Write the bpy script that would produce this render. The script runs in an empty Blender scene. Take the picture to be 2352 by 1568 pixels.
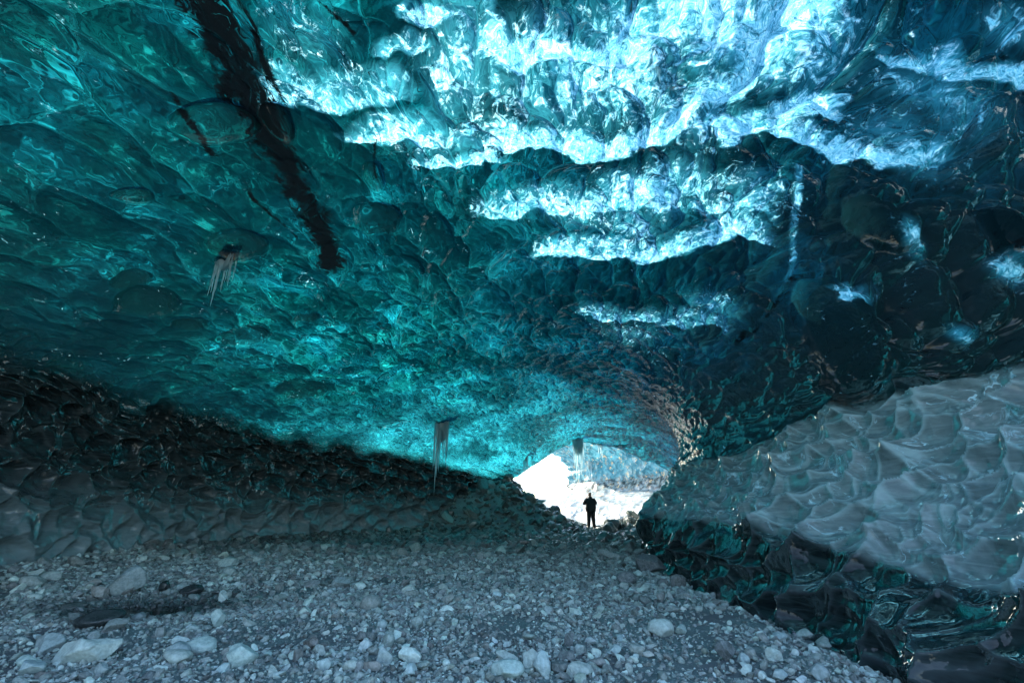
import bpy, bmesh, math, random
import numpy as np
from mathutils import Vector, Matrix
R = math.radians
rng = np.random.default_rng(7); random.seed(7)
S = bpy.context.scene
C = S.collection

# ------------------------------------------------------------------ camera, sky, sun, exposure
CAM_H, PITCH, FPX = 1.2, R(20.0), 1045.0          # FPX: focal length in pixels of a 2352 px wide picture
cam = bpy.data.objects.new('camera', bpy.data.cameras.new('camera')); C.objects.link(cam)
cam.location = (0, 0, CAM_H); cam.rotation_euler = (R(90) + PITCH, 0, 0)
cam.data.sensor_width = 36; cam.data.lens = 36 * FPX / 2352
cam.data.clip_start = 0.05; cam.data.clip_end = 3000
S.camera = cam
SUN_DIR = Vector((-0.66, 0.56, 0.52)).normalized()
W = bpy.data.worlds.new('World'); S.world = W; W.use_nodes = True
wn = W.node_tree; sky = wn.nodes.new('ShaderNodeTexSky'); sky.sky_type = 'NISHITA'; sky.sun_disc = False
sky.sun_elevation = math.asin(SUN_DIR.z); sky.sun_rotation = math.atan2(SUN_DIR.x, SUN_DIR.y)
bg = wn.nodes['Background']; bg.inputs['Strength'].default_value = 0.15
wn.links.new(sky.outputs[0], bg.inputs['Color'])
sl = bpy.data.lights.new('sun', 'SUN'); sl.energy = 3.6; sl.angle = R(0.5); sl.color = (1.0, 0.88, 0.70)
so = bpy.data.objects.new('sun', sl); C.objects.link(so)
so.rotation_euler = SUN_DIR.to_track_quat('Z', 'Y').to_euler()
S.view_settings.view_transform = 'Standard'; S.view_settings.look = 'None'
S.view_settings.exposure = 2.35; S.view_settings.gamma = 1.0
S.render.engine = 'CYCLES'
cy = S.cycles
cy.use_denoising = True; cy.max_bounces = 10; cy.diffuse_bounces = 4; cy.glossy_bounces = 4
cy.transmission_bounces = 8; cy.transparent_max_bounces = 8
cy.caustics_reflective = True; cy.caustics_refractive = True; cy.blur_glossy = 0.3
cy.sample_clamp_indirect = 8.0; cy.use_adaptive_sampling = True; cy.adaptive_threshold = 0.02

CP, SP = math.cos(PITCH), math.sin(PITCH)
def ray(u, v):                                    # direction of a photo point, in a 2352 px wide picture
    x = (u - 1176) / FPX; y = (784 - v) / FPX
    return np.array([x, CP - SP * y, SP + CP * y])
def project(P):
    dz = P[..., 2] - CAM_H
    f = P[..., 1] * CP + dz * SP; up = -P[..., 1] * SP + dz * CP
    f = np.where(f > 0.05, f, np.nan)
    return 1176 + FPX * P[..., 0] / f, 784 - FPX * up / f, f

# ------------------------------------------------------------------ noise on arrays
def _h(ix, iy, iz, s):
    h = (ix.astype(np.uint32) * np.uint32(374761393)) ^ (iy.astype(np.uint32) * np.uint32(668265263)) ^ \
        (iz.astype(np.uint32) * np.uint32(2147483647 - 1234567)) ^ np.uint32((s * 974634777) & 0xffffffff)
    h = (h ^ (h >> np.uint32(13))) * np.uint32(1274126177)
    h = (h ^ (h >> np.uint32(16))) * np.uint32(2246822519)
    return h ^ (h >> np.uint32(15))
def h01(ix, iy, iz, s): return _h(ix, iy, iz, s).astype(np.float32) * np.float32(1 / 4294967296.0)
def vnoise(P, scale, seed=0):                     # smooth value noise, about -1..1
    Q = P / scale; I = np.floor(Q).astype(np.int64); F = (Q - I).astype(np.float32); F = F * F * (3 - 2 * F)
    out = np.zeros(len(P), np.float32)
    for dx in (0, 1):
        for dy in (0, 1):
            for dz in (0, 1):
                w = (F[:, 0] if dx else 1 - F[:, 0]) * (F[:, 1] if dy else 1 - F[:, 1]) * (F[:, 2] if dz else 1 - F[:, 2])
                out += w * h01(I[:, 0] + dx, I[:, 1] + dy, I[:, 2] + dz, seed)
    return out * 2 - 1
def fbm(P, scale, octs=3, seed=0):
    o = 0; a = 1; t = 0
    for k in range(octs):
        o = o + a * vnoise(P, scale / 2 ** k, seed + 17 * k); t += a; a *= 0.5
    return o / t
def worley(P, cell, seed=0, lift=None):                      # F1, F2 and the id of the nearest cell
    Q = (P / cell).astype(np.float32); I = np.floor(Q).astype(np.int64)
    n = len(P); f1 = np.full(n, 9, np.float32); f2 = np.full(n, 9, np.float32); cid = np.zeros(n, np.float32); lz = np.zeros(n, np.float32)
    for dx in (-1, 0, 1):
        for dy in (-1, 0, 1):
            for dz in (-1, 0, 1):
                a, b, c = I[:, 0] + dx, I[:, 1] + dy, I[:, 2] + dz
                h = _h(a, b, c, seed)
                px = a + (h & np.uint32(1023)).astype(np.float32) / 1023
                py = b + ((h >> np.uint32(10)) & np.uint32(1023)).astype(np.float32) / 1023
                pz = c + ((h >> np.uint32(20)) & np.uint32(1023)).astype(np.float32) / 1023
                d = np.sqrt((px - Q[:, 0]) ** 2 + (py - Q[:, 1]) ** 2 + (pz - Q[:, 2]) ** 2)
                near = d < f1
                if lift is not None: lz = np.where(near, Q[:, 2] - pz, lz)
                f2 = np.where(near, f1, np.minimum(f2, d)); f1 = np.where(near, d, f1)
                cid = np.where(near, (h >> np.uint32(5)).astype(np.float32) / 134217728.0, cid)
    return (f1, f2, cid) if lift is None else (f1, f2, cid, lz)
def sstep(a, b, x):
    t = np.clip((x - a) / (b - a), 0, 1); return t * t * (3 - 2 * t)

# ------------------------------------------------------------------ objects
def tag(o, label=None, cat=None, group=None, kind=None):
    if label: o['label'] = label
    if cat: o['category'] = cat
    if group: o['group'] = group
    if kind: o['kind'] = kind
    return o
def link(name, me, m=None, parent=None):
    o = bpy.data.objects.new(name, me); C.objects.link(o)
    if m is not None: me.materials.append(m)
    if parent is not None: o.parent = parent
    return o
def empty(name, loc):
    o = bpy.data.objects.new(name, None); C.objects.link(o); o.location = loc; o.empty_display_size = 0.2; return o
def mesh_np(name, V, Fq, attrs=None, smooth=True):
    me = bpy.data.meshes.new(name); k = Fq.shape[1]
    me.vertices.add(len(V)); me.vertices.foreach_set('co', np.ascontiguousarray(V, np.float32).ravel())
    me.loops.add(Fq.size); me.loops.foreach_set('vertex_index', np.ascontiguousarray(Fq, np.int32).ravel())
    me.polygons.add(len(Fq)); me.polygons.foreach_set('loop_start', np.arange(0, Fq.size, k, dtype=np.int32))
    if smooth: me.polygons.foreach_set('use_smooth', np.ones(len(Fq), bool))
    me.update(calc_edges=True)
    if not smooth: me.polygons.foreach_set('use_smooth', np.zeros(len(Fq), bool))
    for n, a in (attrs or {}).items():
        a = np.asarray(a, np.float32)
        if a.ndim == 2:
            at = me.attributes.new(n, 'FLOAT_COLOR', 'POINT'); at.data.foreach_set('color', np.c_[a, np.ones(len(a))].astype(np.float32).ravel())
        else:
            at = me.attributes.new(n, 'FLOAT', 'POINT'); at.data.foreach_set('value', a)
    return me
def grid_faces(nr, nc):
    i = np.arange(nr - 1)[:, None] * nc + np.arange(nc - 1)[None, :]
    return np.stack([i, i + 1, i + nc + 1, i + nc], -1).reshape(-1, 4)

# ------------------------------------------------------------------ node helper
class NT:
    def __init__(s, name):
        s.m = bpy.data.materials.new(name); s.m.use_nodes = True; s.t = s.m.node_tree; s.t.nodes.clear()
        s.out = s.t.nodes.new('ShaderNodeOutputMaterial')
    def n(s, ty, **kw):
        nd = s.t.nodes.new('ShaderNode' + ty); ins = kw.pop('ins', {})
        for k, v in kw.items(): setattr(nd, k, v)
        for k, v in ins.items(): s.put(nd.inputs[k], v)
        return nd
    def put(s, sock, v):
        if isinstance(v, bpy.types.NodeSocket): s.t.links.new(v, sock)
        elif isinstance(v, bpy.types.Node): s.t.links.new(v.outputs[0], sock)
        else: sock.default_value = v if not isinstance(v, tuple) or len(v) != 3 or sock.type != 'RGBA' else (*v, 1)
    def math(s, op, a, b=0.0, c=0.0, clamp=False):
        nd = s.n('Math', operation=op, use_clamp=clamp); s.put(nd.inputs[0], a); s.put(nd.inputs[1], b)
        if op in ('MULTIPLY_ADD',): s.put(nd.inputs[2], c)
        return nd.outputs[0]
    def mix(s, f, a, b, blend='MIX'):
        nd = s.n('Mix', data_type='RGBA', blend_type=blend); s.put(nd.inputs[0], f); s.put(nd.inputs[6], a); s.put(nd.inputs[7], b)
        return nd.outputs[2]
    def maprange(s, v, a, b, c=0.0, d=1.0, smooth=True):
        nd = s.n('MapRange', interpolation_type='SMOOTHSTEP' if smooth else 'LINEAR')
        for k, x in zip((0, 1, 2, 3, 4), (v, a, b, c, d)): s.put(nd.inputs[k], x)
        return nd.outputs[0]
    def attr(s, name, out='Fac'): return s.n('Attribute', attribute_name=name).outputs[out]
    def noise(s, vec, scale, detail=4, rough=0.55, dist=0.0, out=0):
        return s.n('TexNoise', ins={'Vector': vec, 'Scale': scale, 'Detail': detail, 'Roughness': rough, 'Distortion': dist}).outputs[out]
    def vmap(s, vec, scale=(1, 1, 1), rot=(0, 0, 0)):
        return s.n('Mapping', ins={'Vector': vec, 'Scale': scale, 'Rotation': rot}).outputs[0]
    def obj(s): return s.n('TexCoord').outputs['Object']
    def bump(s, h, strength=0.5, dist=0.05, normal=None):
        nd = s.n('Bump', ins={'Height': h, 'Strength': strength, 'Distance': dist})
        if normal is not None: s.put(nd.inputs['Normal'], normal)
        return nd.outputs[0]
    def done(s, shader): s.t.links.new(shader if isinstance(shader, bpy.types.NodeSocket) else shader.outputs[0], s.out.inputs[0]); return s.m

# ------------------------------------------------------------------ the cave: cross sections from left base over the roof to right base
#            base       wall        wall       crease       roof ...                                                      recess      face top   ridge      foot      base
SEC = {
 -6.: [(-8.5,-.7),(-8.6,.8),(-9.0,2.3),(-8.4,3.9),(-5.9,5.3),(-3.0,6.2),(0.0,6.6),(2.6,6.3),(4.6,5.2),(5.6,3.6),(5.7,2.7),(4.9,1.9),(3.5,.5),(3.0,.1),(2.6,-.7)],
 2.0: [(-8.5,-.7),(-8.6,.8),(-9.0,2.3),(-8.4,3.9),(-5.9,5.3),(-3.0,6.0),(0.0,6.3),(2.4,5.9),(4.2,4.9),(4.9,3.5),(5.0,2.6),(4.5,1.7),(3.5,.5),(3.3,.1),(3.2,-.7)],
 5.0: [(-9.0,-.7),(-9.2,.8),(-9.7,2.3),(-9.1,3.9),(-6.4,5.2),(-3.2,6.0),(0.0,6.4),(2.7,6.1),(4.9,5.0),(5.9,3.6),(6.0,2.7),(5.3,1.8),(3.9,.6),(3.5,.2),(3.1,-.7)],
 8.0: [(-9.3,-.7),(-9.5,.8),(-10.,2.3),(-9.4,3.9),(-6.6,5.1),(-3.3,5.8),(0.0,6.2),(2.6,5.9),(4.8,4.9),(5.7,3.5),(5.6,2.6),(5.0,1.9),(3.7,.85),(3.5,.3),(3.1,-.7)],
 12.: [(-9.5,-.7),(-9.7,.8),(-10.2,2.3),(-9.6,3.9),(-6.8,4.9),(-3.3,5.6),(0.0,5.9),(2.4,5.6),(4.3,4.7),(5.1,3.5),(5.0,2.4),(4.7,1.9),(3.6,.85),(3.6,.3),(3.5,-.7)],
 15.: [(-9.3,-.7),(-9.4,.8),(-9.8,2.3),(-9.2,3.9),(-6.6,4.8),(-3.2,5.4),(0.1,5.7),(2.6,5.4),(4.8,4.6),(5.5,3.5),(5.4,2.5),(5.1,1.9),(4.2,.85),(4.3,.3),(4.5,-.7)],
 18.: [(-8.3,-.7),(-8.4,.8),(-8.8,2.3),(-8.3,3.9),(-6.0,4.6),(-2.8,5.15),(0.4,5.4),(3.3,5.2),(5.9,4.5),(7.0,3.4),(7.0,2.5),(6.7,1.8),(6.2,.9),(6.3,.3),(6.5,-.7)],
 22.: [(-6.0,-.7),(-6.1,.8),(-6.3,2.3),(-5.8,3.8),(-3.9,4.4),(-1.1,4.9),(1.6,5.1),(4.4,5.1),(6.8,4.5),(8.2,3.4),(8.3,2.5),(8.2,1.8),(8.0,.9),(8.0,.3),(8.0,-.7)],
 25.: [(-3.0,-.7),(-3.0,.7),(-3.0,1.9),(-2.6,3.1),(-1.2,3.7),(0.9,4.3),(2.9,4.9),(5.0,5.0),(7.3,4.4),(8.8,3.3),(9.0,2.5),(8.9,1.8),(8.7,.9),(8.7,.3),(8.7,-.7)],
 27.5:[(-1.0,-.7),(-.9,.7),(-.7,1.7),(-.35,2.5),(.45,3.0),(1.5,3.65),(3.2,4.6),(4.6,4.85),(6.2,4.45),(8.3,3.5),(9.6,2.7),(9.8,1.9),(9.7,.9),(9.7,.3),(9.7,-.7)],
}
KY = np.array(sorted(SEC)); KP = np.array([SEC[k] for k in sorted(SEC)])      # nK, 15, 2
NK = KP.shape[1]
def hermite(t, x, y):                              # piecewise cubic through (x, y) with limited slopes, y may be an array of arrays
    d = (y[1:] - y[:-1]) / (x[1:] - x[:-1]).reshape(-1, *([1] * (y.ndim - 1)))
    m = np.zeros_like(y); m[1:-1] = np.where(d[1:] * d[:-1] > 0, 2 * d[1:] * d[:-1] / np.where(np.abs(d[1:] + d[:-1]) < 1e-9, 1, d[1:] + d[:-1]), 0); m[0] = d[0]; m[-1] = d[-1]
    i = np.clip(np.searchsorted(x, t) - 1, 0, len(x) - 2); h = (x[i + 1] - x[i]); s = ((t - x[i]) / h)
    sh = (-1,) + (1,) * (y.ndim - 1); s = s.reshape(sh); h = h.reshape(sh)
    return (2*s**3-3*s**2+1)*y[i] + (s**3-2*s**2+s)*h*m[i] + (-2*s**3+3*s**2)*y[i+1] + (s**3-s**2)*h*m[i+1]
def catmull(u, y):                                 # y: [n, k, 2] rows of control points, u: positions 0..k-1
    k = y.shape[1]; i = np.clip(np.floor(u).astype(int), 0, k - 2); s = (u - i)[None, :, None]
    g = lambda j: y[:, np.clip(j, 0, k - 1), :]
    p0, p1, p2, p3 = g(i - 1), g(i), g(i + 1), g(i + 2); m1, m2 = (p2 - p0) / 2, (p3 - p1) / 2
    return (2*s**3-3*s**2+1)*p1 + (s**3-2*s**2+s)*m1 + (-2*s**3+3*s**2)*p2 + (s**3-s**2)*m2
def cave_grid(Ys, us):
    K = hermite(Ys, KY, KP); P2 = catmull(us, K)
    P = np.empty((len(Ys), len(us), 3)); P[..., 0] = P2[..., 0]; P[..., 2] = P2[..., 1]; P[..., 1] = Ys[:, None]
    # the crease planes and the mouth are not flat cuts
    rim = sstep(24.0, 27.5, Ys)[:, None]
    wob = 0.55 * np.sin(us * 1.9 + 0.6) + 0.3 * np.sin(us * 5.3) + 0.16 * np.sin(us * 13.1 + 1)
    P[..., 1] += rim * wob[None, :]
    return P
def normals(P):
    du = np.gradient(P, axis=1); dv = np.gradient(P, axis=0)
    n = np.cross(dv, du); n /= np.linalg.norm(n, axis=-1, keepdims=True) + 1e-9
    return n                                        # checked below: points into the cave
def u_samples(n):                                  # even arc length at Y = 10
    uu = np.linspace(0, NK - 1, 2000); p = catmull(uu, hermite(np.array([8.0]), KY, KP))[0]
    a = np.r_[0, np.cumsum(np.linalg.norm(np.diff(p, axis=0), axis=1))]
    return np.interp(np.linspace(0, a[-1], n), a, uu)
def y_samples(n, a, b):                            # finer near the camera
    k = np.linspace(0, 1, n); return (a + 3.0) * ((b + 3.0) / (a + 3.0)) ** k - 3.0

# a coarse copy of the cave, laid out flat (metres round the arch, metres along the tunnel), to place features on the ice
cY = y_samples(260, 1.0, 27.5); cU = u_samples(420); cP = cave_grid(cY, cU)
ARC = np.concatenate([np.zeros((len(cY), 1)), np.cumsum(np.linalg.norm(np.diff(cP, axis=1), axis=2), axis=1)], 1)
ARC -= np.array([np.interp(6.0, cU, r) for r in ARC])[:, None]          # 0 along the middle of the roof
cpu, cpv, cpf = project(cP)
def on_ice(u, v):                                  # where the sight line through a photo point meets the ice: (arc, y, point, metres per photo px)
    d = (cpu - u) ** 2 + (cpv - v) ** 2; d = np.where(np.isnan(d), 1e12, d)
    ok = d < max(d.min() * 4, 200); k = np.argmin(np.where(ok, cpf + d * 1e-2, 1e12)); i, j = divmod(k, d.shape[1])
    return ARC[i, j], cP[i, j, 1], cP[i, j], cpf[i, j] / FPX
def flat_coords(P, us):                            # the same flat layout for any finer grid
    a = np.concatenate([np.zeros((P.shape[0], 1)), np.cumsum(np.linalg.norm(np.diff(P, axis=1), axis=2), axis=1)], 1)
    a -= np.array([np.interp(6.0, us, r) for r in a])[:, None]
    return a.astype(np.float32), P[..., 1].astype(np.float32)
def seg_field(A, Y, pts, stretch=1.0):             # signed offset (towards the camera = +) and distance along to a polyline on the flat layout
    best = np.full(A.shape, 1e9, np.float32); side = np.zeros(A.shape, np.float32)
    for (a0, y0), (a1, y1) in zip(pts[:-1], pts[1:]):
        dx, dy = a1 - a0, y1 - y0; L = dx * dx + dy * dy + 1e-9
        t = np.clip(((A - a0) * dx + (Y - y0) * dy) / L, 0, 1)
        ex, ey = A - (a0 + t * dx), Y - (y0 + t * dy); d = np.sqrt(ex * ex + ey * ey)
        m = d < best; best = np.where(m, d, best); side = np.where(m, -ey, side)
    return best, side

# features traced on the ice (photo points), each becomes a shape in metres on the ice
SHELVES = [  # white bubbly ice: lower edge line, reach up the ice in px, strength
 ([(1140,135),(1200,140),(1300,130),(1400,125),(1500,85),(1560,60)], 75, 1.0),
 ([(1150,315),(1230,325),(1320,345),(1400,355),(1460,350),(1530,310),(1600,255),(1700,205),(1760,130),(1830,60)], 75, .92),
 ([(1650,315),(1700,305),(1760,290),(1830,262),(1890,245)], 60, 1.0),
 ([(1290,580),(1380,590),(1460,588),(1560,572),(1640,555),(1700,530)], 60, 0.78),
 ([(1180,500),(1250,490),(1330,500),(1430,480),(1510,470),(1570,430)], 80, 0.66),
 ([(1820,310),(1880,330),(1960,352),(2040,372),(2110,360)], 75, 0.9),
 ([(2060,130),(2120,150),(2200,165),(2352,180)], 60, 0.9),
 ([(1900,700),(1940,695),(1975,690)], 50, 0.7),
 ([(640,210),(720,215),(820,205),(880,200)], 60, 0.6),
 ([(875,295),(905,300),(960,292)], 70, 0.9),
 ([(1000,350),(1060,362),(1115,358)], 45, 0.8),
 ([(900,130),(940,135),(960,110)], 40, 0.7),
 ([(1380,720),(1450,715),(1560,735),(1640,745)], 40, 0.5),
 ([(1620,480),(1700,470),(1745,480)], 60, 0.6),
 ([(960,45),(1010,40)], 35, 0.8),
]
CLOUDS = [  # frosted regions and painted reflections: centre, half size px, strength
 (1620,60,330,110,0.75),(1350,170,220,130,0.62),(1560,250,160,90,0.5),(1060,110,80,150,0.5),(1060,280,140,60,0.45),
 (1800,60,180,70,0.6),(2150,230,160,70,0.5),(2100,320,130,60,0.5),(1480,440,110,45,0.7),(720,70,110,120,0.25),
 (1390,500,180,40,0.4),(1720,420,60,60,0.4),(1640,690,60,30,0.4),(1440,760,90,40,0.3),(1280,90,160,90,0.5),(1010,180,60,100,0.4),(1940,60,120,70,0.35),(2320,640,40,30,.8),(2300,30,60,40,.5),(2080,560,40,20,.6),(2250,760,40,18,.6),  # small ones near the right edge paint in bright sky reflections
]
VEINS = [ # pale upright cracks: polyline, half width px
 ([(1840,380),(1828,480),(1822,590),(1815,640)], 9, 0.42),
 ([(1120,0),(1128,120),(1135,200)], 22, 0.5),
 ([(1500,140),(1510,250)], 12, 0.45),
]
ASH = [   # black ash in the ice: polyline, half width px
 ([(430,-120),(490,20),(540,130),(590,230),(640,350),(700,450),(740,540),(765,600)], 38),
 ([(560,-60),(600,60),(630,150),(660,260)], 11),
 ([(560,400),(600,460),(680,545)], 9),
 ([(700,330),(705,400)], 6),
 ([(800,-20),(825,70)], 10),
 ([(845,160),(862,260),(870,420)], 8),
 ([(1822,640),(1790,690),(1740,745),(1700,780)], 12),
 ([(380,170),(430,260),(500,340)], 12),
]
HOLLOWS = [  # large smooth hollows (photo point, half width, half height px, depth m, painted shade)
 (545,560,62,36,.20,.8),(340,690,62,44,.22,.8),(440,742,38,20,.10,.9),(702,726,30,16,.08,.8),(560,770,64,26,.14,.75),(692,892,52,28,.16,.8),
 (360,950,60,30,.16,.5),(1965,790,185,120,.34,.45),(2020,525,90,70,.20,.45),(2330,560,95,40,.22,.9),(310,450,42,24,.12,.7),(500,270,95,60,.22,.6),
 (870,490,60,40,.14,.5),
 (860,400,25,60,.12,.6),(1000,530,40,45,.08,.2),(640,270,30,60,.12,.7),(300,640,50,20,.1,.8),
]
def trace(L): return [on_ice(u, v)[:2] for u, v in L]

def masks(P, us):
    A, Y = flat_coords(P, us); sh = A.shape
    fl = P.reshape(-1, 3)
    wa = (fbm(fl, 0.9, 3, 5).reshape(sh) * 0.22).astype(np.float32); wb = (fbm(fl, 0.9, 3, 55).reshape(sh) * 0.3).astype(np.float32)
    A2, Y2 = A + wa, Y + wb
    wht = np.zeros(sh, np.float32); ash = np.zeros(sh, np.float32)
    A3 = A2 + (fbm(fl, .38, 3, 6).reshape(sh) * .20).astype(np.float32); Y3 = Y2 + (fbm(fl, .38, 3, 7).reshape(sh) * .22).astype(np.float32)
    for L, reach, k in SHELVES:
        mid = L[len(L) // 2]; pts = trace(L)
        a0, y0, _, mpp = on_ice(*mid); _, y1, _, _ = on_ice(mid[0], mid[1] - reach)
        r = max(abs(y0 - y1), 0.12) * 1.1
        d, side = seg_field(A3, Y3, pts)
        f = np.where(side > 0, 1 - d / r, 1 - d / 0.09)
        wht = np.maximum(wht, np.clip(f, 0, 1) ** 0.6 * k)
    for u, v, ru, rv, k in CLOUDS:
        a0, y0, p, mpp = on_ice(u, v); _, y1, _, _ = on_ice(u, v - rv); _, y2, _, _ = on_ice(u, v + rv)
        ry = max(abs(y2 - y1) / 2, 0.15); ra = ru * mpp
        wht = np.maximum(wht, k * np.exp(-((A2 - a0) / ra) ** 2 * .9 - ((Y2 - y0) / ry) ** 2 * .9))
    for L, w, k in VEINS:
        _, _, _, mpp = on_ice(*L[len(L) // 2]); d, _ = seg_field(A + wa * .3, Y + wb * .3, trace(L))
        wht = np.maximum(wht, k * np.clip(1.3 - d / (w * mpp), 0, 1))
    for L, w in ASH:
        _, _, _, mpp = on_ice(*[(max(a, 0), max(b, 5)) for a, b in L][len(L) // 2]); d, _ = seg_field(A + wa * .7, Y + wb * .7, [on_ice(max(a, 3), max(b, 3))[:2] if b >= 0 else (on_ice(a + (0 - b) * .45, 3)[0] - .2, on_ice(a, 3)[1] + b / 120.) for a, b in L])
        ash = np.maximum(ash, np.clip((1.3 if w > 30 else .85 if w > 10 else .66) + .5 * wa / .22 * (1 if w > 30 else 1.3) - d / (w * mpp * 1.25), 0, 1))
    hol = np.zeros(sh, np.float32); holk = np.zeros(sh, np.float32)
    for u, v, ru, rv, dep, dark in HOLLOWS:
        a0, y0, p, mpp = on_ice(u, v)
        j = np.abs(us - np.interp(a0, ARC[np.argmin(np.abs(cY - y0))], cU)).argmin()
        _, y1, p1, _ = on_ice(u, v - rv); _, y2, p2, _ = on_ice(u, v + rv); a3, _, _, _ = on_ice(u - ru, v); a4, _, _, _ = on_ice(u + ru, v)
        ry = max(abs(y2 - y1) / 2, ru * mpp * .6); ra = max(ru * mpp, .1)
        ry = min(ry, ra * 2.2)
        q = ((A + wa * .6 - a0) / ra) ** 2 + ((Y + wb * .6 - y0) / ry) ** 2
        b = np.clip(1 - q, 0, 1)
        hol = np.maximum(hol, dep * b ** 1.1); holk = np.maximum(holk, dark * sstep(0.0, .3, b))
    return A, Y, wht, ash, hol, holk

U_LEFT, U_RREC, U_FTOP, U_RIDGE = 3.0, 9.6, 10.6, 12.0
def zone_fields(P, us):
    sh = P.shape[:2]; U = np.broadcast_to(us[None, :], sh); fl = P.reshape(-1, 3)
    w = (fbm(fl, 1.4, 3, 91).reshape(sh)) * 0.45
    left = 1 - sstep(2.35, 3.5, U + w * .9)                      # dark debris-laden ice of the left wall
    near = 1 - sstep(10.0, 14.0, P[..., 1])
    face = sstep(9.9, 10.35, U + w * .75) * (1 - sstep(11.93, 12.05, U + w * .06)) * (1 - sstep(15.5, 18.5, P[..., 1]))   # grey milky face
    foot = np.clip(sstep(9.9, 10.35, U + w * .75) - face, 0, 1)    # black foot wall under the ridge
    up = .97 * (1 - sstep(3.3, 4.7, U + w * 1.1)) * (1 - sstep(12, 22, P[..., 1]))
    up = np.maximum(up, np.maximum(sstep(7.3, 9.0, U + w) * (1 - sstep(19, 24, P[..., 1])), .72 * (1 - sstep(-6.5, -2.0, P[..., 0] + w)) * (1 - sstep(2.5, 8, P[..., 1] + w))))         # upper right and near left of the roof: darker
    return left, face, foot, up

def tint_of(P): return sstep(-3.2, 1.2, P[..., 0] + .8 * fbm(P.reshape(-1, 3), 2.0, 2, 61).reshape(P.shape[:2])) * (1 - sstep(15, 23, P[..., 1]))
# ---- shell: the wet, scalloped surface of the ice
nR, nC = 900, 1250
sY = np.r_[np.linspace(-6, 0.95, 60), y_samples(nR, 1.0, 27.5)]; sU = u_samples(nC)
sP = cave_grid(sY, sU); sN = normals(sP)
mid = sN[len(sY) // 2, nC // 2]
if mid[2] > 0: sN = -sN
A, YY, m_wht, m_ash, m_hol, m_holk = masks(sP, sU)
z_left, z_face, z_foot, z_up = zone_fields(sP, sU)
fl = sP.reshape(-1, 3)
wv = np.stack([fbm(fl, 1.1, 3, 11), fbm(fl, 1.1, 3, 12), fbm(fl, 1.1, 3, 13)], 1) * 0.36
Q = fl + wv; _l = z_left.ravel()[:, None]; _w = np.clip(z_face + z_foot, 0, 1).ravel()[:, None]
lf, fc, ft = z_left.ravel(), z_face.ravel(), z_foot.ravel(); wallish = np.clip(lf + fc + ft, 0, 1)
big_cells = (1 - sstep(-4.5, -1.0, fl[:, 0] + fbm(fl, 2.5, 2, 19))) * (1 - sstep(5.5, 9.5, fl[:, 1]))    # long shallow scallops on the near left of the roof
skew = np.array([[1, .28, 0], [-.20, .50, 0], [0, 0, 1]])
f1, f2, cidA = worley(Q @ skew, 0.60, 3); g1, g2, cidB = worley((Q + 5) @ skew, 0.27, 8); L1, L2, cidL = worley(Q @ np.array([[1, .45, 0], [-.35, .42, 0], [0, 0, 1]]), .78, 15)
w1, w2, cidW, wz = worley(Q * (np.array([.9, .75, 1.15]) * (1 - _l) + np.array([.85, .60, .80]) * _l), .47, 33, lift=True)
wsm = sstep(.02, .30, w2 - w1)
x1, x2, _ = worley(Q + 9, .20, 34); k1, k2, _ = worley(Q + 9, 0.12, 21)
bigw = fbm(fl, 2.6, 2, 31)
edge = lambda a, b, w: 1 - sstep(0, w, b - a)
sm = sstep(0.0, .06, m_hol.ravel()); wh = m_wht.ravel()
mx = lambda p, q, k: p * (1 - k) + q * k
bowl = mx((0.12 * f1 ** 2 * 1.3 + .012 * edge(f1, f2, .12)), (.12 * L1 ** 2 * 1.3 + .010 * edge(L1, L2, .08)), big_cells)
Qf = (Q + 3) @ np.array([[1, .35, 0], [-.30, .62, .25], [0, -.2, 1]]); y1, y2, _ = worley(Qf, .40, 44); z1, z2, _ = worley(Qf, .22, 45)
szm = sstep(-.25, .25, fbm(fl, 1.3, 2, 46)); right = np.clip(fc + ft, 0, 1)
br = mx(.30 * y1 ** 2 * 1.3 + .010 * edge(y1, y2, .05), .18 * z1 ** 2 * 1.3 + .14 * y1 ** 2, szm * .75)
ru = (sstep(7.9, 8.8, np.broadcast_to(sU[None, :], sP.shape[:2]).ravel() + .5 * fbm(fl, 1.5, 2, 48)) * (1 - sstep(7, 10, fl[:, 1]))) * (1 - right)
bowl = mx(bowl, .25 * y1 ** 2 * 1.3, ru)
bowl = mx(mx(bowl, .25 * w1 ** 2 * 1.3 - .38 * wz * wsm + .03 * x1 ** 2, lf), br, right)
far2 = sstep(8, 15, fl[:, 1]) * (1 - wallish)
h = 0.16 * bigw + bowl * (1 - .85 * sm) * (1 - .5 * far2) + (.062 * (1 + .35 * far2) * (1 - wallish) * (1 - .6 * big_cells) + .0 * wallish) * g1 ** 2 * 1.3 * (1 - .8 * sm)
h += (.028 * wallish) * x1 ** 2 * 1.3 * sstep(.1, .6, .5 + fbm(fl, .9, 2, 37))
h += 0.006 * k1 * (1 - sm) + 0.03 * sstep(.35, .8, wh) * fbm(fl, .22, 3, 77) + .02 * sstep(.5, .95, wh)
h -= m_hol.ravel()
cell = mx(.6 * cidA + .4 * cidB, cidL * .7 + .3 * cidB, big_cells)
ridge = np.clip(mx(edge(f1, f2, .13) * .8 + edge(g1, g2, .16) * .5, edge(L1, L2, .07), big_cells), 0, 1)
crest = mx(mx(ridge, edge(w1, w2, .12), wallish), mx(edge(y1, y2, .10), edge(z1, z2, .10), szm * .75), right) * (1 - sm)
endt = (sstep(26.9, 27.5, sY)[:, None] * np.ones(nC)).ravel()
h *= (1 - .6 * endt)
shellP = sP + sN * h.reshape(sP.shape[:2])[..., None]
clear = np.clip(1 - z_left - z_face - z_foot, 0, 1)
F = grid_faces(len(sY), nC)
rowY = sY[F[:, 0] // nC]; colU = sU[F[:, 0] % nC]
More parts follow.
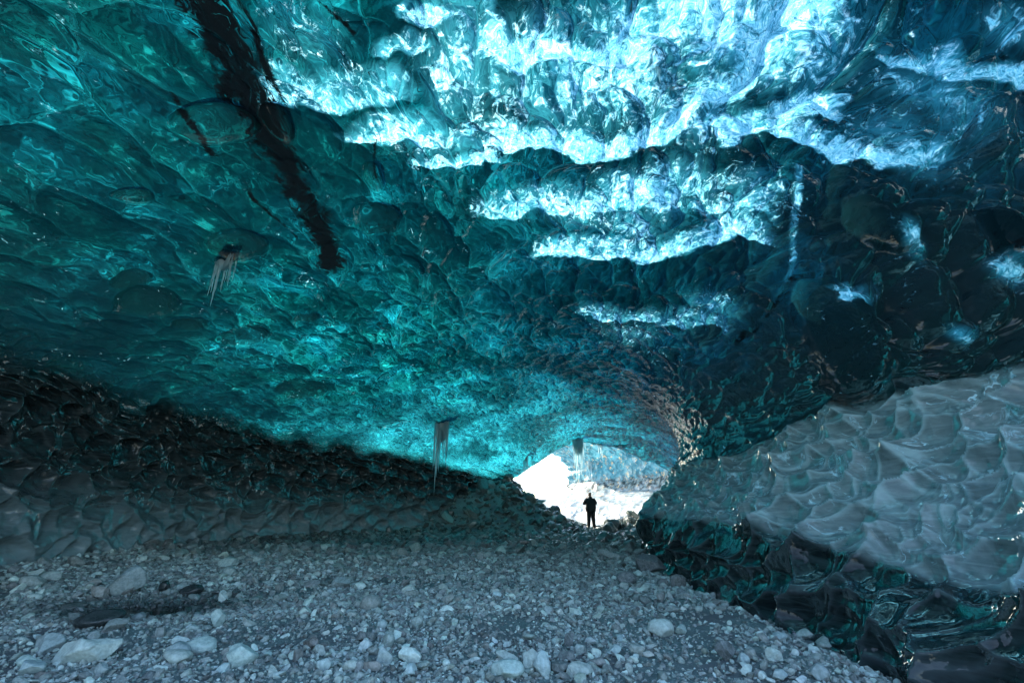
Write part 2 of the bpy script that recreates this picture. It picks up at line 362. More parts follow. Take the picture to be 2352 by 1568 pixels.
keep_all = (rowY > np.where((colU > 4.2) & (colU < 7.8), 2.5, 1.85)) | ((colU < 3.2) & (rowY > -6)) | (colU > 11.9)     # the roof is open to the sky behind the camera

def submesh(name, V, F, attrs):
    used, inv = np.unique(F, return_inverse=True)
    return mesh_np(name, V[used], inv.reshape(F.shape), {k: np.asarray(a)[used] for k, a in attrs.items()})

# ------------------------------------------------------------------ ice materials
def ice_mat():
    t = NT('glacier ice'); o = t.obj()
    wht, ash, hol, up, left, tint, cell, crest, face, foot, clear = (t.attr(a) for a in ('white', 'ash', 'hollow', 'up', 'left', 'tint', 'cell', 'crest', 'face', 'foot', 'clear'))
    s3 = t.n('SeparateXYZ', ins={0: o}); yy, zz = s3.outputs[1], s3.outputs[2]
    # fine dimples of the wet surface
    st = t.vmap(o, (1, .6, 1))
    v1 = t.n('TexVoronoi', feature='SMOOTH_F1', ins={'Vector': t.n('VectorMath', operation='ADD', ins={0: st, 1: t.n('VectorMath', operation='SCALE', ins={0: t.noise(o, 3, 2, out=1), 'Scale': .25}).outputs[0]}).outputs[0], 'Scale': 8.0, 'Smoothness': .2}).outputs[0]
    n1 = t.noise(st, 14, 3, .5, .6)
    nb = t.bump(t.math('MULTIPLY_ADD', v1, 0.8, t.math('MULTIPLY', n1, .35)), .6, t.maprange(yy, 4, 20, .018, .06))
    # each scallop is a lens: it shifts what lies in the ice behind it
    lens = t.n('VectorMath', operation='SCALE', ins={0: t.n('NewGeometry').outputs['Normal'], 'Scale': .6}).outputs[0]
    deep = t.n('VectorMath', operation='ADD', ins={0: o, 1: lens}).outputs[0]
    jump = t.n('CombineXYZ', ins={0: t.math('MULTIPLY', cell, .9), 1: t.math('MULTIPLY', cell, 1.7), 2: 0.0}).outputs[0]
    deep = t.n('VectorMath', operation='ADD', ins={0: deep, 1: jump}).outputs[0]
    warp = t.n('VectorMath', operation='ADD', ins={0: deep, 1: t.n('VectorMath', operation='SCALE', ins={0: t.noise(o, 1.3, 3, out=1), 'Scale': .5}).outputs[0]}).outputs[0]
    n_big = t.noise(o, .55, 3, .5); n_mid = t.noise(t.vmap(warp, (1.6, .5, 1.6), (0, 0, .5)), 2.0, 6, .60, 1.2)
    n_str = t.noise(t.vmap(warp, (3.0, .5, 3.0), (.3, .2, .6)), 2.6, 7, .62, 2.2)
    n_fine = t.noise(t.vmap(o, (1, .7, 1)), 6.0, 8, .72, 1.6)
    val = t.math('ADD', t.math('MULTIPLY', n_mid, .5), t.math('MULTIPLY', n_str, .5))
    teal = t.mix(t.maprange(val, .36, .60), (.000, .009, .013), (.001, .088, .112))
    teal = t.mix(t.maprange(val, .53, .68), teal, (.012, .44, .53))
    blue = t.mix(t.maprange(val, .38, .64), (.000, .009, .014), (.001, .052, .078))
    blue = t.mix(t.maprange(val, .60, .72), blue, (.012, .19, .26))
    teal = t.mix(t.maprange(t.noise(o, .9, 2), .42, .60), teal, t.mix(1.0, teal, (.9, 1.0, .80), 'MULTIPLY'))
    col = t.mix(tint, teal, blue)
    col = t.mix(t.maprange(cell, .15, .85), t.mix(.80, col, (.0, .006, .008)), col)              # random tone per scallop paints in its refracted light
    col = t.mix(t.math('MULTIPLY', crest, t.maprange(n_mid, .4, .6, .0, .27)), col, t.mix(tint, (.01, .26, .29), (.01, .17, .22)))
    col = t.mix(t.maprange(yy, 14, 25, 0, .7), col, t.mix(t.maprange(val, .40, .62), (.002, .045, .060), (.02, .30, .38)))    # paints in the extra light through thinner ice towards the mouth
    col = t.mix(t.maprange(t.noise(o, .42, 3, .5), .60, .38), t.mix(.72, col, (0, .004, .006)), col)
    film = t.maprange(t.math('ABSOLUTE', t.math('SUBTRACT', n_str, .5)), .0, .04, 1, 0)
    col = t.mix(t.math('MULTIPLY', t.math('MULTIPLY', film, t.maprange(n_big, .45, .6)), .8), col, (.0, .004, .006))
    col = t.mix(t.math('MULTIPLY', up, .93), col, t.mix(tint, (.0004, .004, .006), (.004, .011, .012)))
    col = t.mix(t.math('MULTIPLY', hol, .88), col, (.0005, .005, .006))  # the shaded look of the hollows is painted into the ice colour
    thr = t.math('ADD', wht, t.math('MULTIPLY', t.math('SUBTRACT', n_fine, .5), 2.3))
    thr = t.math('ADD', thr, t.math('MULTIPLY', t.math('SUBTRACT', t.noise(t.vmap(warp, (1, .6, 1)), 1.6, 4, .6, .8), .5), 1.1))
    wn_ = t.math('ADD', t.math('MULTIPLY', t.noise(warp, 5, 8, .78, 1.6), .62), t.math('MULTIPLY', n_str, .38))
    wcol = t.mix(t.maprange(wn_, .40, .52), (.012, .15, .20), (.14, .46, .55)); wcol = t.mix(t.maprange(wn_, .49, .61), wcol, (.52, .78, .82))
    col = t.mix(t.maprange(wht, .05, .75, 0, .55), col, t.mix(t.maprange(val, .38, .62), (.004, .085, .12), (.05, .36, .45)))  # broad glow around the white ice, painted into the colour
    col = t.mix(t.maprange(thr, .34, .78), col, wcol)
    fa = t.math('ADD', ash, t.math('MULTIPLY', t.math('SUBTRACT', t.noise(t.vmap(deep, (1.8, .4, 1.8), (0, 0, .4)), 3.0, 7, .68, 1.8), .5), 3.6))
    col = t.mix(t.maprange(fa, .34, .80), col, (.0006, .0012, .0016))
    nt = t.bump(val, .22, .04, nb)
    body = t.n('MixShader', ins={0: .14, 1: t.n('BsdfTranslucent', ins={'Color': col, 'Normal': nt}), 2: t.n('BsdfDiffuse', ins={'Color': col, 'Normal': nt})})
    # debris-laden ice of the walls: nearly opaque
    streak = t.noise(t.vmap(o, (1.2, .5, 4.0), (.25, 0, .2)), 3.0, 6, .62, 1.2); low = t.maprange(t.math('ADD', zz, t.math('MULTIPLY', streak, 1.6)), .9, 3.0, 1, 0)
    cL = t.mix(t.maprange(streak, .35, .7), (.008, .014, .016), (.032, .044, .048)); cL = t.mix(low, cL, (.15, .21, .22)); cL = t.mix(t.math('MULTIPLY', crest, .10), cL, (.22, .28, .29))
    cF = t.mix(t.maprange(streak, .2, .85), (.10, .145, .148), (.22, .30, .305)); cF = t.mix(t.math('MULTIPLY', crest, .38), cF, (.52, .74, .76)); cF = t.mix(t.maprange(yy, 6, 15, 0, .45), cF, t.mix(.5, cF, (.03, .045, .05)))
    cF = t.mix(t.maprange(t.noise(deep, 1.3, 6, .7, 1.5), .56, .64), cF, t.mix(t.maprange(n_fine, .35, .65), (.16, .32, .36), (.55, .78, .84)))
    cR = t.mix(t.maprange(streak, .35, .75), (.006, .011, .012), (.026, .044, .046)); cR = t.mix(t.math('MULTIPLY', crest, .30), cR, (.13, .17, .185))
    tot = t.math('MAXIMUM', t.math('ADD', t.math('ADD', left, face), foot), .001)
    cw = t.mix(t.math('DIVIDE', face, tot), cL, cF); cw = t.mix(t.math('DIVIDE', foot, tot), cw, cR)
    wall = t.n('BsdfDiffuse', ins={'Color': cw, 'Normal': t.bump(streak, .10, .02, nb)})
    m1 = t.n('MixShader', ins={0: t.maprange(t.math('ADD', clear, t.math('MULTIPLY', t.math('SUBTRACT', n_fine, .5), .6)), .25, .9), 1: wall, 2: body})
    cap = t.math('SUBTRACT', .085, t.math('MULTIPLY', t.math('SUBTRACT', clear, up), .03)); cap = t.math('ADD', cap, t.math('MULTIPLY', t.math('MULTIPLY', up, tint), t.maprange(yy, 16, 21, .17, 0))); cap = t.math('ADD', cap, t.math('MULTIPLY', face, .015)); cap = t.math('ADD', cap, t.math('MULTIPLY', left, .10)); cap = t.math('MULTIPLY', cap, t.math('MAXIMUM', up, t.maprange(t.math('MULTIPLY', yy, clear), 9, 20, 1.0, .6)))
    fr = t.math('MINIMUM', t.n('Fresnel', ins={'IOR': 1.31, 'Normal': nb}), cap)
    return t.done(t.n('MixShader', ins={0: fr, 1: m1, 2: t.n('BsdfGlossy', ins={'Color': (1, 1, 1), 'Roughness': .045, 'Normal': nb})}))
M_SHELL = ice_mat()
# the shell is split where the ice changes kind
sV = shellP.reshape(-1, 3)
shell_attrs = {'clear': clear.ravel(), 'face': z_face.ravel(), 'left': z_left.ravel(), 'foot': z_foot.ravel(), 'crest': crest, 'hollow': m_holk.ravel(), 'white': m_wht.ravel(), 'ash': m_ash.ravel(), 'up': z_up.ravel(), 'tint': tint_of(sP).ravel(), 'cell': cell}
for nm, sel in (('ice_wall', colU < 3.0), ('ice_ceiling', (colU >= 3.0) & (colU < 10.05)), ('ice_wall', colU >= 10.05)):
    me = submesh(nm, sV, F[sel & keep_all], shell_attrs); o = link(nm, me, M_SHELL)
    if nm == 'ice_ceiling': tag(o, 'scalloped blue translucent glacier ice arching over the cave', 'ice ceiling', kind='structure'); O_CEIL = o
    elif (colU[sel].mean() < 3): tag(o, 'low black glossy scalloped ice wall along the left of the stony floor', 'ice wall', kind='structure')
    else: tag(o, 'grey scalloped ice wall with a sharp ridge above a black foot, right of the stones', 'ice wall', kind='structure')

# ------------------------------------------------------------------ ground
def wall_x(Y, side):
    k = 13 if side > 0 else 1
    return np.interp(Y, KY, KP[:, k, 0])
def ground_z(X, Y):
    X = np.asarray(X, float); Y = np.asarray(Y, float); sh = X.shape
    p = np.stack([X.ravel(), Y.ravel(), np.zeros(X.size)], 1)
    z = 0.05 * fbm(p, 1.6, 3, 71).reshape(sh) + .07 * fbm(p, 5.0, 2, 72).reshape(sh)
    ins = 1 - sstep(29, 36, Y)
    z += .22 * (1 - sstep(0, 2.2, X - wall_x(Y, -1))) * ins                        # banked against the left wall
    z -= .20 * sstep(-1.0, -.15, X - wall_x(Y, 1)) * (1 - sstep(8, 14, Y)) * ins     # hollow in front of the right wall
    z += .10 * np.exp(-((X - wall_x(Y, 1) + 1.3) / .6) ** 2) * (1 - sstep(5, 8, Y))
    mound = np.clip(2.45 - .62 * (X + .2), 0, 2.5) * sstep(22.6, 26.9, Y) * (1 - sstep(27.6, 31.5, Y)) * sstep(-9, -4, X)
    z += mound
    z += .55 * np.exp(-((X - 6.6) / 1.3) ** 2 - ((Y - 26.2) / 1.6) ** 2) + .35 * np.exp(-((X - 8.6) / 1.2) ** 2 - ((Y - 24) / 2.5) ** 2)
    z -= .18 * np.exp(-((X + 4.9) / .9) ** 2 - ((Y - 7.0) / .6) ** 2)             # puddle bowl
    out = sstep(31, 60, Y)
    z += out * (-.4 + .012 * (Y - 40)) + sstep(60, 300, Y) * 6 * (fbm(p, 90, 3, 73).reshape(sh) + .6)
    return z
gx = np.r_[-400, -200, -100, -50, -25, -16, np.linspace(-12, 11, 330), 14, 20, 30, 60, 120, 250, 400]
gy = np.r_[-60, -25, -12, np.linspace(-7, 1.5, 30), y_samples(420, 1.6, 30), np.linspace(30.5, 60, 60), 70, 85, 110, 150, 220, 300, 420, 600, 900]
GX, GY = np.meshgrid(gx, gy); GZ = ground_z(GX, GY)
gp = np.stack([GX, GY, np.zeros_like(GX)], -1).reshape(-1, 3)
loc = (np.abs(GX) < 12) & (GY < 32); GZ = GZ + np.where(loc, .012 * fbm(gp, .12, 2, 79).reshape(GX.shape), 0)
t = NT('glacial sand'); o_ = t.obj()
c = t.mix(t.maprange(t.noise(o_, 60, 6, .7), .3, .7), (.065, .105, .105), (.20, .29, .285))
c = t.mix(t.maprange(t.noise(o_, 1.3, 4), .4, .7), c, (.10, .11, .12))
M_SAND = t.done(t.n('BsdfPrincipled', ins={'Base Color': c, 'Roughness': .9, 'Normal': t.bump(t.noise(o_, 90, 6, .7), .8, .02)}))
g = link('ground', mesh_np('ground', np.stack([GX, GY, GZ], -1).reshape(-1, 3), grid_faces(len(gy), len(gx))[:, ::-1], {}), M_SAND)
tag(g, 'grey glacial sand and grit on the cave floor', 'ground', kind='structure')

# ------------------------------------------------------------------ stones
def ico(sub):
    bm = bmesh.new(); bmesh.ops.create_icosphere(bm, subdivisions=sub, radius=1)
    V = np.array([v.co[:] for v in bm.verts]); Fc = np.array([[v.index for v in f.verts] for f in bm.faces]); bm.free(); return V, Fc
ICO = {k: ico(k) for k in (1, 2, 3, 4)}
def rock_shape(sub, seed, angular, noise=.0):
    r = np.random.default_rng(seed); V = ICO[sub][0].copy()
    if angular > 0:
        for _ in range(int(5 + 9 * angular)):
            d = r.normal(size=3); d /= np.linalg.norm(d); lim = r.uniform(.38, .82) if angular > .4 else r.uniform(.68, .92)
            s = V @ d; V = V - np.outer(np.clip(s - lim, 0, None), d)
    V = V * (1 + .10 * vnoise(ICO[sub][0] * 1.2 + seed, .9, seed)[:, None])
    if noise: V = V * (1 + noise * fbm(ICO[sub][0] + seed * 3.1, .5, 3, seed + 3)[:, None])
    return V / np.abs(V).max()
TEMPL = {s: [rock_shape(s, 100 * s + k, a) for k, a in enumerate([.1, .6, .8, 1, 1.3, 1.3, 1.1, .9, 1.4, .5, 1.2, 1])] for s in (1, 2)}
def rotmats(n, tilt=.45):
    a = rng.uniform(0, 2 * np.pi, n); b = rng.normal(0, tilt, n); c_ = rng.normal(0, tilt, n)
    ca, sa, cb, sb, cc, sc_ = np.cos(a), np.sin(a), np.cos(b), np.sin(b), np.cos(c_), np.sin(c_); z = np.zeros(n); o1 = np.ones(n)
    Rz = np.stack([ca, -sa, z, sa, ca, z, z, z, o1], 1).reshape(n, 3, 3); Rx = np.stack([o1, z, z, z, cb, -sb, z, sb, cb], 1).reshape(n, 3, 3)
    Ry = np.stack([cc, z, sc_, z, o1, z, -sc_, z, cc], 1).reshape(n, 3, 3)
    return Rz @ Rx @ Ry
def stone_colour(n):
    v = np.clip(rng.lognormal(-1.2, .52, n), .06, .70)[:, None]
    hue = np.array([.78, 1.0, .92]) + rng.normal(0, .025, (n, 3))
    brown = rng.random(n) < .06; hue[brown] = np.array([.84, .95, .86])
    return v * hue
t = NT('stone'); o_ = t.obj(); cc_ = t.attr('stone', 'Color'); wet = t.attr('wet')
mot = t.noise(o_, 28, 6, .65); vein = t.maprange(t.math('ABSOLUTE', t.math('SUBTRACT', t.noise(o_, 5, 3, .6, 2.0), .5)), 0, .012, 1, 0)
c = t.mix(t.maprange(mot, .3, .7), t.mix(.35, cc_, (.02, .02, .025)), t.mix(.12, cc_, (.8, .82, .85)))
c = t.mix(t.math('MULTIPLY', vein, .18), c, (.7, .72, .75))
c = t.mix(t.math('MULTIPLY', wet, .80), c, (.008, .012, .014))  # dark when wet, and painted dimmer on the far floor
rg = t.math('MULTIPLY_ADD', wet, -.72, .80)
M_STONE = t.done(t.n('BsdfPrincipled', ins={'Base Color': c, 'Roughness': rg, 'Normal': t.bump(t.noise(o_, 45, 5, .7), .45, .015)}))

def wet_and_dim(X, Y):
    damp_dim = .75 * sstep(10, 17, Y + .8 * np.sin(X * 1.3)) * (1 - sstep(31, 34, Y))      # wet far floor; the same darkening paints in its low light
    return np.maximum(damp_dim, np.clip(1.75 - np.sqrt(((X + 4.9) / 1.15) ** 2 + ((Y - 7.0) / .66) ** 2), 0, 1))
def stone_field(n, xr, yr, size, sub, seed, bury=.35, dens=None):
    r = np.random.default_rng(seed)
    X = r.uniform(*xr, n); Y = r.uniform(*yr, n)
    ok = (X > wall_x(Y, -1) - .3) & (X < wall_x(Y, 1) + .1)
    if dens is not None: ok &= r.random(n) < dens(X, Y)
    X, Y = X[ok], Y[ok]; n = len(X)
    s = np.clip(r.lognormal(math.log(size), .42, n), size * .45, size * 3.2)
    return X, Y, s
def build_field(name, X, Y, s, sub, bury=.3, label=None, smooth=False, zoff=0):
    n = len(X); Z = ground_z(X, Y); Rm = rotmats(n)
    sc = np.stack([s * rng.uniform(.8, 1.35, n), s * rng.uniform(.7, 1.1, n), s * rng.uniform(.42, .85, n)], 1) * .5
    T = np.stack(TEMPL[sub]); ti = rng.integers(0, len(T), n)
    V = T[ti] * sc[:, None, :]; V = np.einsum('nij,nkj->nki', Rm, V)
    V += np.stack([X, Y, Z + s * .5 * (.62 - bury) + zoff], 1)[:, None, :]
    Fc = ICO[sub][1]; nv = V.shape[1]
    Fa = (Fc[None] + (np.arange(n) * nv)[:, None, None]).reshape(-1, 3)
    col = np.repeat(stone_colour(n), nv, 0); wt = np.repeat(wet_and_dim(X, Y), nv)
    return link(name, mesh_np(name, V.reshape(-1, 3), Fa, {'stone': col, 'wet': wt}, smooth=smooth), M_STONE)
sandy = lambda X, Y: .18 + .82 * (1 - sstep(-.9, -.4, X - wall_x(Y, 1)) * sstep(5, 6.5, Y))
fine = lambda X, Y: np.clip(.85 + 1.2 * fbm(np.stack([X, Y, X * 0], 1), 1.1, 2, 5) , .12, 1) * sandy(X, Y)
parts = []
for (n, yr, size, sub, sd) in ((60000, (3, 6.5), .024, 1, 1), (13000, (3, 7.5), .052, 2, 2), (46000, (6, 12), .045, 1, 3), (8000, (6, 13), .08, 2, 4),
                               (9000, (3, 6), .042, 2, 9),
                               (26000, (11, 23), .09, 1, 5), (5500, (12, 23), .17, 2, 6), (4200, (21, 29), .16, 2, 7), (900, (22.5, 28.5), .34, 2, 8)):
    X, Y, s = stone_field(n, (-10.5, 9.5), yr, size, sub, sd, dens=fine if size < .07 else sandy)
    o = build_field('gravel', X, Y, s, sub); parts.append(o)
tag(parts[0], 'loose grey gravel and pebbles covering the cave floor', 'gravel', kind='stuff')
for o in parts[1:]: o.parent = parts[0]

# ------------------------------------------------------------------ far ice wall beyond the mouth
t = NT('sunlit far ice'); o_ = t.obj(); zz = t.n('SeparateXYZ', ins={0: o_}).outputs[2]
nn = t.noise(t.vmap(o_, (1, 1, 1.6)), 1.6, 8, .7, 1.2)
hz = t.math('ADD', zz, t.math('MULTIPLY', t.math('SUBTRACT', nn, .5), 1.6))
c = t.mix(t.maprange(nn, .35, .65), (.14, .22, .26), (.52, .58, .62))
dk = t.mix(t.maprange(t.noise(o_, 3.5, 6, .7), .42, .58), (.02, .035, .04), (.20, .28, .30))
bl = t.mix(t.maprange(t.noise(o_, 2.2, 6, .65, 1), .35, .65), (.02, .13, .17), (.12, .36, .42))
c = t.mix(t.maprange(hz, 2.1, 2.5), c, dk); c = t.mix(t.maprange(hz, 2.9, 3.4), c, bl)
c = t.mix(t.maprange(t.noise(o_, 2.6, 5, .7, 1.0), .56, .66), c, (.62, .44, .24))  # tan patches put the gold reflections of sunlight into the colour
nb = t.bump(t.noise(o_, 6, 4, .6, 1.0), .6, .12)
df = t.n('BsdfPrincipled', ins={'Base Color': c, 'Roughness': .25, 'IOR': 1.31, 'Coat Weight': .6, 'Coat Roughness': .08, 'Normal': nb})
tr = t.n('BsdfTranslucent', ins={'Color': c})
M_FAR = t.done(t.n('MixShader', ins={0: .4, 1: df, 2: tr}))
th = np.linspace(0, 1, 330); hv = np.linspace(0, 1, 200)
px = np.interp(th, [0, .25, .5, .75, 1], [4.6, 6.0, 8.2, 9.8, 9.9]); py = np.interp(th, [0, .25, .5, .75, 1], [39, 36, 33.5, 30.5, 26.5])
pz = -1 + hv * 8.0; lean = np.interp(pz, [-1, 1.0, 2.2, 3.0, 4.5, 7.0], [-3.4, -2.0, -.4, .1, -.2, -2.6])
FP = np.stack([px[:, None] + lean[None, :], py[:, None] + lean[None, :] * .5, np.broadcast_to(pz[None, :], (330, 200))], -1)
edge_w = np.exp(-(np.arange(330) / 22.0))[:, None]; FP[:, :, 0] += edge_w * (.9 * fbm(FP.reshape(-1, 3) * np.array([0, 0, 1]), .8, 4, 95).reshape(330, 200)); fN = normals(FP)
if fN[160, 60][0] > 0: fN = -fN
ff = FP.reshape(-1, 3); q1, q2, _ = worley(ff, .55, 91); hh = .30 * fbm(ff, 2.0, 3, 92) + .14 * q1 ** 2
FP = FP + fN * hh.reshape(330, 200)[..., None]
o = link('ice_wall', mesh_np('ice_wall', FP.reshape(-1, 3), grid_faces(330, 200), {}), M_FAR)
tag(o, 'sunlit pale ice wall outside, seen through the cave mouth', 'ice wall', kind='structure')

# ------------------------------------------------------------------ single stones
def ground_hit(u, v):
    d = ray(u, v); P = None; z = 0.0
    for _ in range(12):
        tt = (z - CAM_H) / min(d[2], -.01); X, Y = d[0] * tt, d[1] * tt; z = .5 * z + .5 * float(ground_z(np.array([X]), np.array([Y]))[0])
    return X, Y, z, tt / FPX
STONES_G = 'single stones lying on the gravel floor'
TONE = {'pale': .52, 'white': .70, 'grey': .32, 'dark': .11, 'brown': .24, 'black': .06, 'tan': .44, 'green': .32, 'mid': .42}
HUE = {'brown': (.84, .92, .84), 'tan': (.78, .99, .90), 'green': (.70, 1.0, .94), 'blue': (.70, .98, .98)}
BOULD = []
def make_stone(name, X, Y, dims, tone, hue, angular, seed, rz, tiltx=0, tilty=0, bury=.22, sub=4, wet=None, zc=None):
    V = rock_shape(sub, seed, angular, .05 if angular > .3 else .03) * (np.array(dims) / 2)
    Rm = np.array((Matrix.Rotation(rz, 3, 'Z') @ Matrix.Rotation(tiltx, 3, 'X') @ Matrix.Rotation(tilty, 3, 'Y')))
    V = V @ Rm.T; z = float(ground_z(np.array([X]), np.array([Y]))[0])
    lift = (-V[:, 2].min()) * (1 - 2 * bury)
    fld = np.array(HUE.get(hue, (.78, 1.0, .93))) * tone; n = len(V)
    pw = wet_and_dim(np.array([X]), np.array([Y]))[0] if wet is None else wet
    me = mesh_np(name, V, ICO[sub][1], {'stone': np.tile(fld, (n, 1)), 'wet': np.full(n, pw)}, smooth=True)
    if angular > .3:
        for k in (0,): me.shade_flat() if sub < 3 else None
    o = link(name, me, M_STONE); o.location = (X, Y, z + lift); return o
HERO = [ # photo centre, size px, tone, hue, angular, label
 (157,1512,130,66,'pale','',.45,'largest pale blue-grey boulder with cracked top, lying at the lower left of the floor'),
 (47,1524,54,24,'pale','green',.5,'flat pale greenish slab beside the largest pale boulder'),
 (44,1546,62,36,'mid','blue',.5,'smooth grey slab in the very bottom left corner'),
 (89,1556,56,22,'dark','brown',1,'dark wedge stone in front of the largest pale boulder'),
 (86,1486,72,42,'grey','blue',.6,'pitted grey rock just behind the largest pale boulder'),
 (256,1352,84,62,'grey','blue',.95,'tall leaning slab with one dark wet edge beside the puddle'),
 (213,1367,46,34,'brown','brown',.8,'brown tilted flat stone left of the tall slab by the puddle'),
 (69,1376,28,16,'pale','',.1,'small pale rounded stone near the left edge of the floor'),
 (52,1342,50,26,'grey','',.1,'rounded grey boulder against the left ice wall'),
 (104,1328,42,26,'mid','',.3,'smooth hump-backed grey boulder against the left ice wall'),
 (514,1297,46,22,'tan','green',.2,'mottled olive boulder near the foot of the left wall'),
 (519,1317,30,21,'grey','green',.1,'round teal-grey stone touching the olive boulder'),
 (503,1377,28,27,'pale','',.6,'upright pale stone at the right end of the puddle'),
 (200,1432,98,34,'dark','green',.3,'dark wet boulder with white patches below the puddle'),
 (250,1440,62,34,'brown','tan',1,'angular brown-grey rock in front of the wet boulder'),
 (359,1458,36,26,'brown','',.9,'squat dark brown angular stone below the puddle'),
 (490,1430,42,40,'mid','green',.9,'layered shiny grey-green rock right of the puddle'),
 (450,1491,72,32,'tan','green',.2,'long smooth tan cobble, upper one of a touching pair'),
 (393,1500,62,34,'grey','blue',.8,'blue-grey angular rock with a rusty spot'),
 (393,1519,66,28,'tan','tan',.3,'long tan pitted cobble, lower one of a touching pair'),
 (542,1515,72,52,'pale','green',.5,'speckled pale round-topped boulder at the bottom left of the gravel'),
 (406,1476,38,26,'pale','blue',1,'pale three-sided wedge stone above the tan cobbles'),
 (587,1521,11,9,'tan','brown',.1,'tiny orange-tan pebble beside the speckled boulder'),
 (504,1537,28,24,'pale','blue',.8,'small pale angular stone below the speckled boulder'),
 (219,1545,38,30,'grey','blue',.9,'long slanted grey stone right of the largest pale boulder'),
 (845,1394,46,36,'brown','',.0,'round smooth brownish disc-shaped stone in mid floor'),
 (824,1350,26,16,'white','',.1,'small white oval stone in mid floor'),
 (779,1341,38,30,'grey','blue',.6,'large dull grey slab left of the white oval stone'),
 (709,1484,36,33,'dark','brown',.9,'dark faceted rock with a brown glint'),
 (731,1499,30,22,'grey','',1,'grey faceted stone touching the dark faceted rock'),
 (737,1534,33,28,'pale','blue',.1,'smooth pale egg-like stone at the bottom of the floor'),
 (801,1535,34,22,'tan','tan',.15,'greenish-tan oval cobble right of the pale egg-like stone'),
 (938,1512,52,38,'white','',.5,'rough whitish pumice-like boulder at the bottom centre'),
 (879,1515,36,42,'mid','blue',.7,'tall blue-grey stone left of the whitish boulder'),
 (885,1478,32,36,'green','green',.5,'mossy green-grey upright stone above the blue-grey one'),
 (826,1464,38,28,'dark','',.9,'dark blocky stone left of the mossy one'),
 (874,1440,23,21,'mid','blue',.0,'small round bluish pebble above the mossy stone'),
 (957,1434,30,28,'grey','green',.2,'grey-green oval cobble in mid gravel'),
 (940,1545,42,28,'pale','blue',.5,'pale blue cobble under the whitish boulder'),
 (845,1534,52,28,'brown','brown',1,'flat brown-grey slab at the bottom edge'),
 (1024,1528,19,15,'white','',.2,'bright white small stone at the bottom centre'),
 (1160,1515,62,26,'tan','tan',.9,'tan and grey slab behind the greenish boulder'),
 (1216,1527,62,46,'pale','',.6,'pale blocky boulder right of the greenish one'),
 (1163,1551,78,36,'pale','green',.2,'big smooth greenish boulder cut by the bottom edge'),
 (1245,1540,50,52,'pale','blue',.7,'pale rough boulder leaning on the blocky one'),
 (1525,1450,60,40,'pale','',.2,'large smooth pale boulder on the right half of the gravel'),
 (1566,1452,32,22,'tan','green',.8,'tan angular stone touching the large smooth pale boulder'),
 (1442,1333,44,28,'dark','blue',.4,'dark blue-black boulder near the right wall'),
 (1500,1303,78,48,'dark','blue',.9,'biggest dark block at the foot of the right wall'),
 (1531,1342,32,25,'dark','blue',.7,'small dark block below the biggest dark block'),
 (1562,1340,36,36,'dark','',.9,'tilted dark slab leaning by the right wall'),
 (1675,1506,46,44,'dark','blue',.9,'dark upright faceted rock on the right gravel bank'),
 (1726,1505,36,28,'brown','',1,'brown-grey angular rock right of the dark upright rock'),
 (1789,1509,38,32,'pale','tan',.8,'pale and tan block on the right gravel bank'),
 (1713,1520,27,23,'mid','blue',.3,'blue-grey rounded stone under the brown-grey rock'),
 (1337,1549,66,30,'tan','tan',.6,'flat-topped tan boulder at the bottom edge'),
 (1374,1526,37,18,'brown','brown',.1,'dark brown oval stone behind the flat-topped tan boulder'),
 (1289,1541,43,23,'dark','green',.2,'dark olive oval stone left of the flat-topped boulder'),
 (1889,1550,62,36,'grey','blue',.9,'large grey-blue faceted rock at the bottom right'),
 (1797,1553,42,28,'mid','blue',.9,'mid grey faceted rock left of the large grey-blue one'),
 (1723,1545,36,24,'white','',.8,'chalky white block at the bottom right'),
 (1858,1462,35,22,'pale','',.9,'pale slab standing on the crest of the right bank'),
 (1797,1465,36,15,'mid','blue',.2,'low smooth stone on the crest of the right bank'),
 (1912,1483,58,24,'mid','tan',.5,'long half-buried slab on the crest of the right bank'),
 (1310,1477,31,28,'dark','blue',.9,'dark blue faceted stone in the right gravel'),
 (1337,1497,31,26,'mid','blue',.5,'ribbed blue-grey stone below the dark blue faceted one'),
 (1415,1500,42,22,'mid','blue',.7,'pale blue low block in the right gravel'),
 (1470,1498,40,26,'green','tan',.5,'olive-grey block in the right gravel'),
 (430,1362,44,22,'dark','',.2,'dark wet rounded stone inside the puddle'),
 (372,1352,26,28,'dark','blue',.6,'black pointed wet stone standing in the puddle'),
 (1040,1302,22,14,'grey','',.8,'small peaked stone in the shaded part of the floor'),
]
for k, (u, v, w, hgt, tn, hu, an, lab) in enumerate(HERO):
    X, Y, z, m = ground_hit(u, v + hgt * .32)
    sx = w * m * 1.1; sz = max(hgt * m * 1.15, sx * .4)
    if 'puddle' in lab and 'tall' in lab: kw = dict(tilty=-.25)
    else: kw = dict(tilty=random.uniform(-.12, .12), tiltx=random.uniform(-.1, .1))
    wet = 1.0 if 'wet' in lab and 'edge' not in lab and 'in front' not in lab else (0.0 if 'inside' not in lab else 1.0)
    o = make_stone('boulder' if sx > .3 else 'stone', X, Y + sx * .25, (sx, sx * .8, sz), TONE[tn] if tn in TONE else .3, hu, an, 900 + k, random.uniform(-.3, .3), wet=wet, bury=.10, **kw)
    tag(o, lab, 'boulder' if sx > .3 else 'stone', STONES_G); BOULD.append((X, Y, sx, lab))
